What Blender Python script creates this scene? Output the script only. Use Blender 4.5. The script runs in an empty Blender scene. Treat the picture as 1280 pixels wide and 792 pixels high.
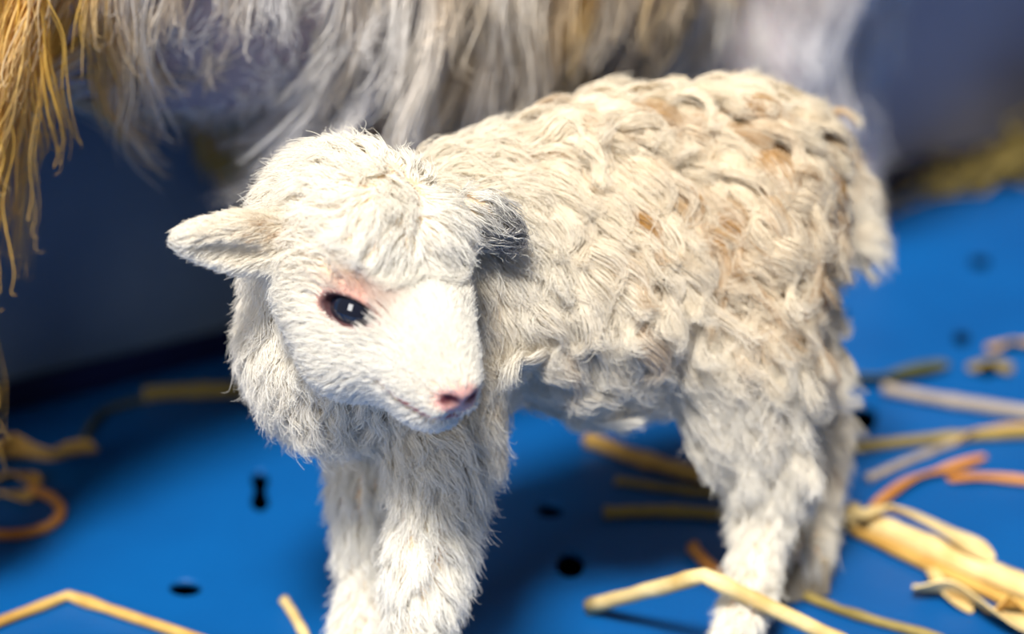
import bpy, bmesh, math
import numpy as np
from mathutils import Vector, Matrix, kdtree
rng = np.random.default_rng(7)
scene = bpy.context.scene
COL = scene.collection

# ------------------------------------------------------------------ camera, light, exposure
PITCH = math.radians(22.0); CAM_H = 0.591; FPX = 85 / 36 * 1280
CAM = np.array([0, 0, CAM_H])
CR = np.array([1.0, 0, 0])
CF = np.array([0, math.cos(PITCH), -math.sin(PITCH)])
CU = np.array([0, math.sin(PITCH), math.cos(PITCH)])
cd = bpy.data.cameras.new('camera'); cam = bpy.data.objects.new('camera', cd); COL.objects.link(cam)
cam.location = CAM; cam.rotation_euler = (math.pi / 2 - PITCH, 0, 0)
cd.lens = 85; cd.sensor_width = 36; cd.sensor_fit = 'HORIZONTAL'; cd.clip_start = 0.01
cd.dof.use_dof = True; cd.dof.focus_distance = 1.05; cd.dof.aperture_fstop = 3.2
scene.camera = cam

world = bpy.data.worlds.new('world'); scene.world = world; world.use_nodes = True
bg = world.node_tree.nodes['Background']
bg.inputs[0].default_value = (1.0, 0.97, 0.93, 1); bg.inputs[1].default_value = 0.14
sd = bpy.data.lights.new('daylight', 'SUN'); sun = bpy.data.objects.new('daylight', sd); COL.objects.link(sun)
sd.energy = 5.0; sd.angle = math.radians(14); sd.color = (1.0, 0.955, 0.87)
sun.rotation_euler = Vector((0.14, 0.60, -1.0)).to_track_quat('-Z', 'Y').to_euler()
# added fill lamp, left of and behind the camera, for the eye glint
fd = bpy.data.lights.new('fill_light', 'AREA'); fill = bpy.data.objects.new('fill_light', fd); COL.objects.link(fill)
fd.shape = 'RECTANGLE'; fd.size = 0.7; fd.size_y = 0.9; fd.energy = 16; fd.color = (1.0, 0.98, 0.95)
fill.location = (-1.55, -0.75, 1.05); fill.rotation_euler = (Vector((0, 1.1, 0.15)) - fill.location).to_track_quat('-Z', 'Y').to_euler()
vs = scene.view_settings
vs.view_transform = 'Standard'; vs.look = 'None'; vs.gamma = 1.0; vs.use_curve_mapping = False; vs.exposure = 0.30

# ------------------------------------------------------------------ pixel helpers (1280x792 frame; t = distance along the view axis)
def Q(px, py, t):
    return CAM + t * (CF + (px - 640) / FPX * CR - (py - 396) / FPX * CU)
def floor_t(py, z=0.0):
    return (CAM_H - z) / (math.sin(PITCH) + math.cos(PITCH) * (py - 396) / FPX)
def floor_y(t, z=0.0):
    return 396 + FPX * ((CAM_H - z) / t - math.sin(PITCH)) / math.cos(PITCH)
def G(px, py, z=0.0):
    return Q(px, py, floor_t(py, z))
def D(r, u, t):
    return r * CR + u * CU - t * CF          # direction from (right, up, towards viewer)
def unit(v):
    v = np.asarray(v, float); return v / (np.linalg.norm(v, axis=-1, keepdims=True) + 1e-12)

# ------------------------------------------------------------------ materials
def mat(name):
    m = bpy.data.materials.new(name); m.use_nodes = True
    nt = m.node_tree; return m, nt, nt.nodes['Principled BSDF']
def noise_mat(name, c1, c2, scale=8, rough=0.6, bump=0.0, detail=5, spec=0.3, lo=0.35, hi=0.65, bscale=None):
    m, nt, b = mat(name)
    tc = nt.nodes.new('ShaderNodeTexCoord'); n = nt.nodes.new('ShaderNodeTexNoise')
    n.inputs['Scale'].default_value = scale; n.inputs['Detail'].default_value = detail
    nt.links.new(tc.outputs['Object'], n.inputs['Vector'])
    r = nt.nodes.new('ShaderNodeValToRGB')
    r.color_ramp.elements[0].position = lo; r.color_ramp.elements[1].position = hi
    r.color_ramp.elements[0].color = (*c1, 1); r.color_ramp.elements[1].color = (*c2, 1)
    nt.links.new(n.outputs['Fac'], r.inputs['Fac']); nt.links.new(r.outputs['Color'], b.inputs['Base Color'])
    b.inputs['Roughness'].default_value = rough; b.inputs['Specular IOR Level'].default_value = spec
    if bump:
        n2 = nt.nodes.new('ShaderNodeTexNoise'); n2.inputs['Scale'].default_value = bscale or scale * 6
        nt.links.new(tc.outputs['Object'], n2.inputs['Vector'])
        bp = nt.nodes.new('ShaderNodeBump'); bp.inputs['Strength'].default_value = bump; bp.inputs['Distance'].default_value = 0.002
        nt.links.new(n2.outputs['Fac'], bp.inputs['Height']); nt.links.new(bp.outputs['Normal'], b.inputs['Normal'])
    return m
def attr_mat(name, rough=0.6, spec=0.25, transl=0.0, sss=0.0):
    m, nt, b = mat(name)
    a = nt.nodes.new('ShaderNodeAttribute'); a.attribute_name = 'coat_colour'
    nt.links.new(a.outputs['Color'], b.inputs['Base Color'])
    b.inputs['Roughness'].default_value = rough; b.inputs['Specular IOR Level'].default_value = spec
    if sss:
        b.inputs['Subsurface Weight'].default_value = sss; b.inputs['Subsurface Scale'].default_value = 0.004
    if transl:
        t = nt.nodes.new('ShaderNodeBsdfTranslucent'); nt.links.new(a.outputs['Color'], t.inputs['Color'])
        mx = nt.nodes.new('ShaderNodeMixShader'); mx.inputs[0].default_value = transl
        nt.links.new(b.outputs[0], mx.inputs[1]); nt.links.new(t.outputs[0], mx.inputs[2])
        nt.links.new(mx.outputs[0], nt.nodes['Material Output'].inputs['Surface'])
    return m
M_floor = noise_mat('blue_plastic', (0.000, 0.076, 0.28), (0.000, 0.090, 0.32), 9, 0.5, 0.12, 4, 0.35, bscale=240)
M_pit = noise_mat('dark_pit', (0.004, 0.004, 0.006), (0.012, 0.01, 0.01), 20, 0.95)
M_wall = noise_mat('slate_panel', (0.085, 0.16, 0.31), (0.20, 0.28, 0.40), 5, 0.6, 0.1, 4, 0.25)
M_wall_grey = noise_mat('grey_panel', (0.36, 0.36, 0.46), (0.55, 0.54, 0.64), 4, 0.6, 0.1, 4, 0.25)
M_foot_shade = noise_mat('navy_shade', (0.002, 0.006, 0.05), (0.004, 0.010, 0.075), 14, 0.6)  # navy for the contact shade painted along the wall foot
M_skin = attr_mat('goat_skin', 0.55, 0.3, 0.0, 0.25)
M_hair = attr_mat('goat_hair', 0.55, 0.12, 0.38)
M_hair_adult = attr_mat('adult_goat_hair', 0.5, 0.25, 0.25)
M_hoof = noise_mat('hoof_horn', (0.30, 0.24, 0.16), (0.48, 0.40, 0.29), 60, 0.5)
M_eye, _n, _b = mat('dark_eye'); _b.inputs['Base Color'].default_value = (0.004, 0.006, 0.016, 1); _b.inputs['Roughness'].default_value = 0.04; _b.inputs['Coat Weight'].default_value = 1.0
M_iris = noise_mat('blue_iris', (0.004, 0.010, 0.035), (0.010, 0.025, 0.07), 900, 0.06, spec=0.6)
M_pupil, _n, _b = mat('pupil_black'); _b.inputs['Base Color'].default_value = (0.001, 0.001, 0.002, 1); _b.inputs['Roughness'].default_value = 0.05
M_mouth = noise_mat('mouth_line', (0.42, 0.15, 0.15), (0.55, 0.22, 0.20), 200, 0.5)
M_nostril = noise_mat('nostril_dark', (0.10, 0.015, 0.02), (0.2, 0.04, 0.04), 200, 0.5)
def straw_mat(name, c1, c2):
    m = noise_mat(name, c1, c2, 45, 0.5, 0.25, 6, 0.35, 0.3, 0.7, 320); return m
S_PALE = straw_mat('straw_pale', (0.60, 0.41, 0.15), (0.85, 0.68, 0.35))
S_GOLD = straw_mat('straw_gold', (0.45, 0.24, 0.05), (0.66, 0.42, 0.12))
S_ORANGE = straw_mat('straw_orange', (0.48, 0.17, 0.03), (0.66, 0.30, 0.08))
S_OLIVE = straw_mat('straw_olive', (0.20, 0.15, 0.04), (0.36, 0.27, 0.08))
S_DARK = straw_mat('straw_dark', (0.05, 0.06, 0.025), (0.12, 0.12, 0.04))
S_GREY = straw_mat('straw_grey', (0.26, 0.22, 0.20), (0.40, 0.34, 0.28))

# ------------------------------------------------------------------ object helpers
def link_mesh(name, verts, faces, m, parent=None, smooth=True, colours=None):
    me = bpy.data.meshes.new(name)
    v = np.asarray(verts, float); me.from_pydata([tuple(p) for p in v], [], [tuple(int(i) for i in f) for f in faces])
    me.materials.append(m)
    if smooth: me.polygons.foreach_set('use_smooth', [True] * len(me.polygons))
    if colours is not None:
        ca = me.color_attributes.new('coat_colour', 'FLOAT_COLOR', 'POINT')
        ca.data.foreach_set('color', np.c_[colours, np.ones(len(colours))].astype(np.float32).ravel())
    me.update()
    o = bpy.data.objects.new(name, me); COL.objects.link(o)
    if parent is not None:
        o.parent = parent; o.matrix_parent_inverse = Matrix.Translation(-Vector(parent.location))
    return o
def bm_obj(name, bm, m, parent=None, smooth=True):
    me = bpy.data.meshes.new(name); bm.to_mesh(me); bm.free(); me.materials.append(m)
    if smooth: me.polygons.foreach_set('use_smooth', [True] * len(me.polygons))
    o = bpy.data.objects.new(name, me); COL.objects.link(o)
    if parent is not None:
        o.parent = parent; o.matrix_parent_inverse = Matrix.Translation(-Vector(parent.location))
    return o
def sub_parent(o, part, root):
    o.parent = part; o.matrix_parent_inverse = Matrix.Translation(-Vector(root.location))
def tag(o, label, cat, group=None, kind=None):
    o['label'] = label; o['category'] = cat
    if group: o['group'] = group
    if kind: o['kind'] = kind
    return o
def empty(name, loc):
    o = bpy.data.objects.new(name, None); COL.objects.link(o); o.location = loc; o.empty_display_size = 0.05; return o
def tube(path, radii, sides=10, cap=True):
    P = np.asarray(path, float); n = len(P); radii = np.broadcast_to(np.asarray(radii, float), (n,))
    T = unit(np.gradient(P, axis=0)); ref = np.array([0, 0, 1.0]) if abs(T[0][2]) < 0.9 else np.array([1.0, 0, 0])
    V = []; a = unit(np.cross(T[0], ref))
    for i in range(n):
        a = unit(a - T[i] * np.dot(a, T[i])); b = np.cross(T[i], a)
        for k in range(sides):
            th = 2 * math.pi * k / sides
            V.append(P[i] + radii[i] * (math.cos(th) * a + math.sin(th) * b))
    F = []
    for i in range(n - 1):
        for k in range(sides):
            k2 = (k + 1) % sides
            F.append((i * sides + k, i * sides + k2, (i + 1) * sides + k2, (i + 1) * sides + k))
    if cap:
        F.append(tuple(range(sides))[::-1]); F.append(tuple((n - 1) * sides + k for k in range(sides)))
    return np.array(V), F
def box_bm(bm, c, sx, sy, sz, yaw=0):
    mtx = Matrix.Translation(Vector(c)) @ Matrix.Rotation(yaw, 4, 'Z') @ Matrix.Diagonal((sx, sy, sz, 1))
    return bmesh.ops.create_cube(bm, size=1, matrix=mtx)['verts']

# ------------------------------------------------------------------ setting: floor with slots, pit, wall
FL_A, FL_B = G(0, 510), G(1280, 190)
WDIR = unit((FL_B - FL_A) * np.array([1, 1, 0])); WN = np.array([WDIR[1], -WDIR[0], 0])   # towards the viewer
WYAW = math.atan2(WDIR[1], WDIR[0])
def make_floor():
    bm = bmesh.new(); box_bm(bm, (0.1, 1.25, -0.002), 3.4, 2.9, 0.004)
    fl = bm_obj('floor', bm, M_floor, smooth=False)
    bm = bmesh.new()
    def cutter(pts):
        P = np.array([G(x, y)[:2] for x, y in pts]); c = P.mean(0); n = len(P)
        rings = [(1.12, 0.004), (1.08, 0.0), (1.0, -0.0012), (1.0, -0.03)]
        vv = [[bm.verts.new((*(c + (p - c) * s), z)) for p in P] for s, z in rings]
        for a in range(3):
            for k in range(n):
                bm.faces.new((vv[a][k], vv[a][(k + 1) % n], vv[a + 1][(k + 1) % n], vv[a + 1][k]))
        bm.faces.new(vv[0][::-1]); bm.faces.new(vv[-1])
    def ell(x, y, rx, ry, n=20):
        cutter([(x + rx * math.cos(2 * math.pi * k / n), y + ry * math.sin(2 * math.pi * k / n)) for k in range(n)])
    # dumb-bell slot
    out = []
    for k in range(40):
        th = 2 * math.pi * k / 40; y = -math.cos(th); w = 12.5 * (1 - 0.42 * math.exp(-(y / 0.38) ** 2)) * min(1, math.sqrt(max(0, 1 - (abs(y)) ** 3.2)) + 0.02)
        out.append((325 + w * (1 if math.sin(th) >= 0 else -1), 612 + 25 * y))
    cutter(out)
    for x, y, rx, ry in [(232, 734, 20, 10), (713, 704, 18, 17), (1078, 522, 18, 17), (1202, 421, 10, 10), (1234, 459, 13, 12),
                         (1225, 326, 12, 9), (1048, 392, 12, 9), (688, 636, 17, 10), (560, 700, 15, 12), (120, 880, 17, 14), (820, 905, 17, 14), (1190, 905, 17, 14), (60, 1000, 17, 14), (420, 1010, 17, 14)]:
        ell(x, y, rx, ry)
    bmesh.ops.recalc_face_normals(bm, faces=bm.faces)
    ct = bm_obj('cutter', bm, M_floor)
    md = fl.modifiers.new('slots', 'BOOLEAN'); md.operation = 'DIFFERENCE'; md.solver = 'EXACT'; md.object = ct
    dg = bpy.context.evaluated_depsgraph_get(); me = bpy.data.meshes.new_from_object(fl.evaluated_get(dg))
    fl.modifiers.clear(); fl.data = me; bpy.data.objects.remove(ct)
    fl['kind'] = 'structure'
    bm = bmesh.new(); box_bm(bm, (0.1, 1.25, -0.10), 3.4, 2.9, 0.02)
    p = bm_obj('floor_pit', bm, M_pit, smooth=False); p['kind'] = 'structure'
make_floor()
WC = (FL_A + FL_B) / 2
def wall_piece(name, s0, s1, z0, z1, thick, off, m):
    bm = bmesh.new(); c = FL_A + WDIR * ((s0 + s1) / 2) - WN * (thick / 2 - off)
    box_bm(bm, (c[0], c[1], (z0 + z1) / 2), s1 - s0, thick, z1 - z0, WYAW)
    bmesh.ops.bevel(bm, geom=bm.edges[:], offset=0.002, segments=2, affect='EDGES', profile=0.6)
    return bm_obj(name, bm, m, smooth=False)
wall_back = wall_piece('wall_back', -0.62, 1.35, 0.0, 0.70, 0.02, -0.014, M_wall); wall_back['kind'] = 'structure'
SP = float(np.dot(G(1085, 238) - FL_A, WDIR))
for s0, s1, m in [(-0.60, SP - 0.905, M_wall), (SP - 0.90, SP - 0.005, M_wall), (SP, SP + 0.55, M_wall_grey)]:
    pn = wall_piece('panel', s0, s1, 0.0, 0.69, 0.012, -0.002, m); pn.parent = wall_back
shade_strip = wall_piece('wall_foot_shade', -0.62, 1.35, 0.0, 0.016, 0.010, 0.009, M_foot_shade); shade_strip['kind'] = 'structure'  # dark strip standing in for the contact shadow between wall and floor

# ------------------------------------------------------------------ implicit surfaces
class SDF:
    def __init__(self): self.prims = []
    def cone(self, a, b, ra, rb, k=0.012): self.prims.append(('c', np.asarray(a, float), np.asarray(b, float), ra, rb, k))
    def ball(self, c, r, k=0.012): self.prims.append(('c', np.asarray(c, float), np.asarray(c, float) + 1e-5, r, r, k))
    def ell(self, c, axes, radii, k=0.008, sub=False): self.prims.append(('s' if sub else 'e', np.asarray(c, float), np.asarray(axes, float), np.asarray(radii, float), None, k))
    def __call__(self, P):
        P = np.asarray(P, np.float32); d = np.full(P.shape[:-1], 9.0, np.float32)
        for typ, a, b, ra, rb, k in self.prims:
            if typ == 'c':
                ba = (b - a).astype(np.float32); pa = P - a.astype(np.float32)
                h = np.clip(pa @ ba / np.float32(ba @ ba), 0, 1)
                q = pa - h[..., None] * ba
                e = np.sqrt(np.einsum('...i,...i->...', q, q)) - (ra + (rb - ra) * h).astype(np.float32)
            else:
                q = (P - a.astype(np.float32)) @ b.T.astype(np.float32)
                k0 = np.sqrt(((q / ra.astype(np.float32)) ** 2).sum(-1)) + 1e-9
                k1 = np.sqrt(((q / (ra ** 2).astype(np.float32)) ** 2).sum(-1)) + 1e-9
                e = k0 * (k0 - 1) / k1
            if typ == 's':
                h = np.clip(0.5 - 0.5 * (d + e) / k, 0, 1); d = d * (1 - h) - e * h + k * h * (1 - h)
            else:
                h = np.clip(0.5 + 0.5 * (e - d) / k, 0, 1); d = e * (1 - h) + d * h - k * h * (1 - h)
        return d
    def grad(self, P, e=8e-4):
        g = np.stack([self(P + np.eye(3)[i] * e) - self(P - np.eye(3)[i] * e) for i in range(3)], -1)
        return unit(g)
    def mesh(self, lo, hi, h):
        lo = np.array(lo); n = np.ceil((np.array(hi) - lo) / h).astype(int) + 1
        ys = lo[1] + h * np.arange(n[1]); zs = lo[2] + h * np.arange(n[2])
        B = 6; nb = -(-n // B); Dp = np.empty(nb * B, np.float32); gi = np.indices(nb).reshape(3, -1).T
        cd_ = self(lo + h * (gi * B + (B - 1) / 2)); near = np.abs(cd_) < B * h * 1.4
        blk = np.repeat(cd_.reshape(nb), B, 0).repeat(B, 1).repeat(B, 2); Dp[:] = blk
        loc = np.indices((B, B, B)).reshape(3, -1).T; gn = gi[near]
        for i in range(0, len(gn), 2000):
            ii = (gn[i:i + 2000, None] * B + loc[None]).reshape(-1, 3); Dp[ii[:, 0], ii[:, 1], ii[:, 2]] = self(lo + h * ii)
        Dv = Dp[:n[0], :n[1], :n[2]]
        ins = Dv < 0
        cnt = sum(ins[a:n[0] - 1 + a, b:n[1] - 1 + b, c:n[2] - 1 + c].astype(np.int8) for a in (0, 1) for b in (0, 1) for c in (0, 1))
        act = (cnt > 0) & (cnt < 8); idx = np.argwhere(act)
        lut = -np.ones(act.shape, np.int64); lut[act] = np.arange(len(idx))
        acc = np.zeros((len(idx), 3)); num = np.zeros(len(idx))
        cs = [(a, b, c) for a in (0, 1) for b in (0, 1) for c in (0, 1)]
        for A in cs:
            for B in cs:
                if sum(abs(p - q) for p, q in zip(A, B)) != 1 or A > B: continue
                da = Dv[idx[:, 0] + A[0], idx[:, 1] + A[1], idx[:, 2] + A[2]]; db = Dv[idx[:, 0] + B[0], idx[:, 1] + B[1], idx[:, 2] + B[2]]
                m = (da < 0) != (db < 0); t = np.where(m, da / np.where(m, da - db, 1), 0)
                acc += np.where(m[:, None], np.array(A) + t[:, None] * (np.array(B) - np.array(A)), 0); num += m
        V = lo + h * (idx + acc / num[:, None]); F = []
        for ax in range(3):
            u, v = (ax + 1) % 3, (ax + 2) % 3
            s0 = [slice(None)] * 3; s1 = [slice(None)] * 3; s0[ax] = slice(0, -1); s1[ax] = slice(1, None)
            a, b = ins[tuple(s0)], ins[tuple(s1)]
            e = np.argwhere(a != b); e = e[(e[:, u] > 0) & (e[:, v] > 0) & (e[:, u] < n[u] - 1) & (e[:, v] < n[v] - 1)]
            flip = ~a[e[:, 0], e[:, 1], e[:, 2]]
            def at(du, dv):
                q = e.copy(); q[:, u] += du; q[:, v] += dv; return lut[q[:, 0], q[:, 1], q[:, 2]]
            q = np.stack([at(-1, -1), at(0, -1), at(0, 0), at(-1, 0)], 1)
            q[flip] = q[flip][:, ::-1]; F.append(q)
        F = np.concatenate(F); V = self.project(V)
        return V, F
    def project(self, V, it=2):
        for _ in range(it):
            d = self(V); g = self.grad(V); V = V - np.clip(d, -0.003, 0.003)[:, None] * g
        return V

# ------------------------------------------------------------------ hair
class Groom:
    """control points: position, direction, then channels (length m, curl m, lift, ochre, tint index 0..1, wavelength m)"""
    def __init__(self): self.p = []; self.d = []; self.c = []
    def add(self, pos, dirv, length, curl, lift, ochre, tint, wave=0.02):
        self.p.append(pos); self.d.append(unit(dirv)); self.c.append((length, curl, lift, ochre, tint, wave))
    def done(self): self.p = np.array(self.p); self.d = np.array(self.d); self.c = np.array(self.c)
    def at(self, P):
        d2 = ((P[:, None] - self.p[None]) ** 2).sum(-1) + 1.5e-5
        w = d2 ** -2; w /= w.sum(1, keepdims=True)
        return unit(w @ self.d), w @ self.c
def hair(name, pts, radii, cols, m, parent, root):
    n, s, _ = pts.shape
    c = bpy.data.hair_curves.new(name); c.add_curves([s] * n)
    c.attributes['position'].data.foreach_set('vector', pts.astype(np.float32).ravel())
    ra = c.attributes.get('radius') or c.attributes.new('radius', 'FLOAT', 'POINT')
    ra.data.foreach_set('value', radii.astype(np.float32).ravel())
    ca = c.attributes.new('coat_colour', 'FLOAT_COLOR', 'POINT')
    ca.data.foreach_set('color', np.concatenate([cols, np.ones((n, s, 1))], -1).astype(np.float32).ravel())
    c.materials.append(m)
    o = bpy.data.objects.new(name, c); COL.objects.link(o); o.parent = parent
    o.matrix_parent_inverse = Matrix.Translation(-Vector(root.location))
    o['kind'] = 'stuff'
    return o
def sample(V, F, dens, n):
    T = np.concatenate([F[:, [0, 1, 2]], F[:, [0, 2, 3]]])
    A, B, C = V[T[:, 0]], V[T[:, 1]], V[T[:, 2]]
    ar = np.linalg.norm(np.cross(B - A, C - A), axis=1) * dens[T].mean(1)
    i = rng.choice(len(T), n, p=ar / ar.sum()); r = rng.random((n, 2)); f = r.sum(1) > 1; r[f] = 1 - r[f]
    return A[i] + r[:, :1] * (B[i] - A[i]) + r[:, 1:] * (C[i] - A[i])
def grow(sdf, groom, roots, K, S, colour_fn, clump=0.7, frizz=0.002, lenvar=0.3, rad=0.00028, droop=0.0, curl_jit=0.5, fray=0.35, min_h=0.0006, jitter=0.2, ride=0.0, keep=False):
    n = len(roots)
    gi = rng.choice(n, min(K, n), replace=False); g0 = roots[gi]; K = len(gi)
    kd = kdtree.KDTree(K)
    for i, p in enumerate(g0): kd.insert(p, i)
    kd.balance(); cl = np.array([kd.find(p)[1] for p in roots])
    gd, gc = groom.at(g0); L = gc[:, 0] * rng.uniform(0.8, 1.2, K)
    rideh = ride * rng.random(K) ** 1.5; jit = rng.normal(0, jitter, (K, 3)); P = g0.copy(); path = [P.copy()]; nrm = []; tan = []
    for j in range(S):
        s = j / (S - 1)
        nn = sdf.grad(P); d, _ = groom.at(P); d = d + jit - np.array([0, 0, 1.0]) * droop * s
        t = unit(d - nn * (d * nn).sum(1, keepdims=True)); nrm.append(nn); tan.append(t)
        if j == S - 1: break
        ds = L / (S - 1); lift = gc[:, 2]
        step = unit(t * np.sqrt(np.maximum(1 - lift ** 2, 0.02))[:, None] + nn * lift[:, None])
        P = P + step * ds[:, None]
        tgt = min_h + lift * L * ((j + 1) / (S - 1)) + rideh * min(1.0, 3.0 * (j + 1) / (S - 1)); pull = np.clip(1.15 - 1.6 * lift, 0.0, 0.9)
        dd = sdf(P); n2 = sdf.grad(P)
        corr = (dd - tgt) * pull; corr = np.where(dd - corr < min_h, dd - min_h, corr)
        P = P - n2 * corr[:, None]; path.append(P.copy())
    path = np.stack(path, 1); nrm = np.stack(nrm, 1); tan = np.stack(tan, 1); bit = unit(np.cross(nrm, tan))
    ss = np.linspace(0, 1, S)
    li = np.clip(1 + rng.normal(0, lenvar, n), 0.35, 1.25)
    x = np.clip(ss[None] * li[:, None], 0, 1.0) * (S - 1); i0 = np.minimum(x.astype(int), S - 2); fr = (x - i0)[..., None]
    def ev(A): Ac = A[cl]; return np.take_along_axis(Ac, i0[..., None], 1) * (1 - fr) + np.take_along_axis(Ac, i0[..., None] + 1, 1) * fr
    base = ev(path); N_, B_ = ev(nrm), ev(bit); Sg = (ss[None] * li[:, None])[..., None]
    off = roots - g0[cl]
    pinch = 1 - clump * np.clip(Sg / 0.6, 0, 1) ** 0.8 + fray * np.clip((Sg - 0.75) / 0.25, 0, 1) * clump * 0.5
    _, sc = groom.at(roots)
    ph = rng.uniform(0, 6.283, K)[cl] + rng.normal(0, curl_jit, n); w = 6.283 * L[cl] / sc[:, 5] * rng.uniform(0.85, 1.15, K)[cl]
    amp = sc[:, 1] * rng.uniform(0.5, 1.4, K)[cl]
    env = np.clip(Sg / 0.25, 0, 1)
    th = w[:, None] * ss[None] * li[:, None] + ph[:, None]
    z = (np.sin(th) - np.sin(ph)[:, None])[..., None]; z2 = (np.cos(th) - np.cos(ph)[:, None])[..., None]
    pts = base + off[:, None] * pinch + amp[:, None, None] * env * (z * B_ + 0.55 * z2 * N_)
    pts = pts + rng.normal(0, 1, (n, 1, 3)) * frizz * (Sg ** 1.4) + rng.normal(0, 1, (n, S, 3)) * frizz * 0.12 * Sg
    # keep every point outside the skin
    flat = pts[:, 1:].reshape(-1, 3); bad = np.zeros(len(flat), bool)
    if keep: dd = sdf(flat); bad = dd < min_h
    if bad.any():
        flat[bad] += sdf.grad(flat[bad]) * (min_h - dd[bad])[:, None]; pts[:, 1:] = flat.reshape(n, S - 1, 3)
    pts[:, 0] = roots
    od = np.linalg.norm(off, axis=1); om = np.zeros(K); np.maximum.at(om, cl, od); edge = od / (om[cl] + 1e-9)
    cols = colour_fn(roots, cl, K, sc, ss, edge)
    r = np.broadcast_to(rad * (1 - 0.85 * ss[None] ** 1.6), (n, S)) * rng.uniform(0.7, 1.25, (n, 1))
    return pts, r, cols
def lerp(a, b, f): return np.asarray(a) * (1 - f) + np.asarray(b) * f

# ------------------------------------------------------------------ the kid
def rp(rpx, t): return rpx * t / FPX
def build_kid():
    sdf = SDF()
    def c(a, b, k=0.014): sdf.cone(Q(*a[:3]), Q(*b[:3]), rp(a[3], a[2]), rp(b[3], b[2]), k)
    # trunk: a spine line and a belly line
    c((585, 272, 1.130, 86), (750, 230, 1.158, 90)); c((750, 230, 1.158, 90), (920, 225, 1.185, 97))
    c((590, 385, 1.125, 88), (770, 375, 1.155, 98), 0.03); c((770, 375, 1.155, 98), (900, 330, 1.178, 92), 0.03)
    c((915, 228, 1.185, 95), (950, 290, 1.195, 52), 0.03)
    # neck and chest
    c((590, 330, 1.12, 100), (445, 425, 1.105, 108), 0.03)
    c((440, 420, 1.10, 105), (425, 290, 1.085, 86), 0.03)
    def hoof_at(px, t): y = floor_y(t); return (px, y, t)
    # near front leg, far front leg, near hind leg, far hind leg: joints (px, py, t, r px)
    legs = [[(575, 420, 1.105, 66), (545, 545, 1.10, 46), (535, 690, 1.10, 34), (528, 740, 1.10, 29), (512, 850, 1.10, 26)],
            [(490, 440, 1.155, 62), (475, 545, 1.155, 46), (462, 618, 1.150, 36), (464, 670, 1.152, 29), (452, 780, 1.15, 26)],
            [(925, 300, 1.165, 80), (918, 445, 1.155, 60), (930, 520, 1.165, 47), (965, 596, 1.178, 32), (960, 620, 1.178, 28), (934, 752, 1.166, 23)],
            [(960, 320, 1.225, 60), (970, 455, 1.215, 46), (1018, 545, 1.238, 26), (1017, 570, 1.238, 23), (1014, 668, 1.238, 21)]]
    hoof_px = [(497, 1.092), (440, 1.143), (915, 1.158), (1006, 1.232)]
    hooves = []
    for L, (hx, ht) in zip(legs, hoof_px):
        for a, b in zip(L[:-1], L[1:]): c(a, b, 0.012)
        hb = hoof_at(hx, ht); top = Q(hb[0], hb[1], hb[2]); top = top + np.array([0, 0, 0.019]); f = Q(*L[-1][:3])
        sdf.cone(f, top, rp(L[-1][3], L[-1][2]), 0.0085, 0.008); hooves.append((f, top))
    # tail
    c((965, 205, 1.20, 40), (1022, 182, 1.235, 29), 0.02); c((1022, 182, 1.235, 29), (1060, 245, 1.25, 26), 0.008); c((1060, 245, 1.25, 26), (1078, 303, 1.25, 19), 0.008); c((1078, 303, 1.25, 19), (1100, 334, 1.25, 11), 0.008)
    # head frame
    C0 = Q(449, 291, 1.045); s = 0.0100 * 0.985
    f = unit(D(0.46, -0.71, 0.53)); l = D(-0.77, -0.14, 0.62); l = unit(l - f * np.dot(l, f)); u = unit(np.cross(l, f))
    if np.dot(u, CU) < 0: u = -u
    AX = np.array([f, l, u])
    def H(a, b, cc): return C0 + s * (a * f + b * l + cc * u)
    def hc(a, b, k=0.010): sdf.cone(H(*a[:3]), H(*b[:3]), a[3] * s, b[3] * s, k)
    sdf.ball(H(0.3, 0, 0.1), 3.2 * s, 0.014)
    for sg in (1, -1):
        sdf.ball(H(2.4, sg * 1.35, 1.55), 1.95 * s, 0.008)
        sdf.ball(H(2.6, sg * 1.75, -1.7), 2.0 * s, 0.014)
        hc((3.2, sg * 2.15, 0.75, 0.9), (4.6, sg * 1.85, 0.65, 0.65), 0.010)
        hc((4.9, sg * 1.55, -1.3, 1.55), (7.6, sg * 0.75, -1.0, 1.20), 0.012)
        sdf.ball(H(4.4, sg * 1.55, -2.7), 1.85 * s, 0.014)
    hc((2.5, 0, -0.2, 2.6), (6.3, 0, -0.3, 1.80), 0.014); hc((6.3, 0, -0.3, 1.80), (8.6, 0, -0.45, 1.36), 0.012)
    hc((1.6, 0, -2.9, 2.1), (8.0, 0, -2.05, 1.12), 0.010); sdf.ell(H(8.75, 0, -1.75), AX, np.array([0.95, 1.05, 0.72]) * s, 0.005)
    hc((0, 0, -0.5, 2.8), (-2.2, -0.3, -1.8, 2.6), 0.03)
    # nose pad, lips
    sdf.ell(H(9.45, 0, 0.0), AX, np.array([0.66, 1.0, 0.66]) * s, 0.004)
    for sg in (1, -1): sdf.ell(H(9.05, sg * 0.62, -0.72), AX, np.array([0.95, 0.62, 0.42]) * s, 0.004)
    # eyes: lid mound, then opening
    eyes = []
    for sg in (1, -1):
        ec = H(4.25, sg * 2.05, -0.20); en = unit(l * sg * 0.86 + f * 0.34 + u * 0.36)
        ex = unit(f * 0.75 - l * sg * 0.42 + u * 0.30); ex = unit(ex - en * np.dot(ex, en)); ey = np.cross(en, ex)
        if np.dot(ey, u) < 0: ey = -ey
        sdf.ell(ec, np.array([ex, ey, en]), np.array([1.75, 1.30, 1.22]) * s, 0.008)
        sdf.ell(ec + en * 1.25 * s, np.array([ex, ey, en]), np.array([1.32, 0.56, 1.05]) * s, 0.0014, sub=True)
        eyes.append((ec, ex, ey, en, sg))
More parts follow.
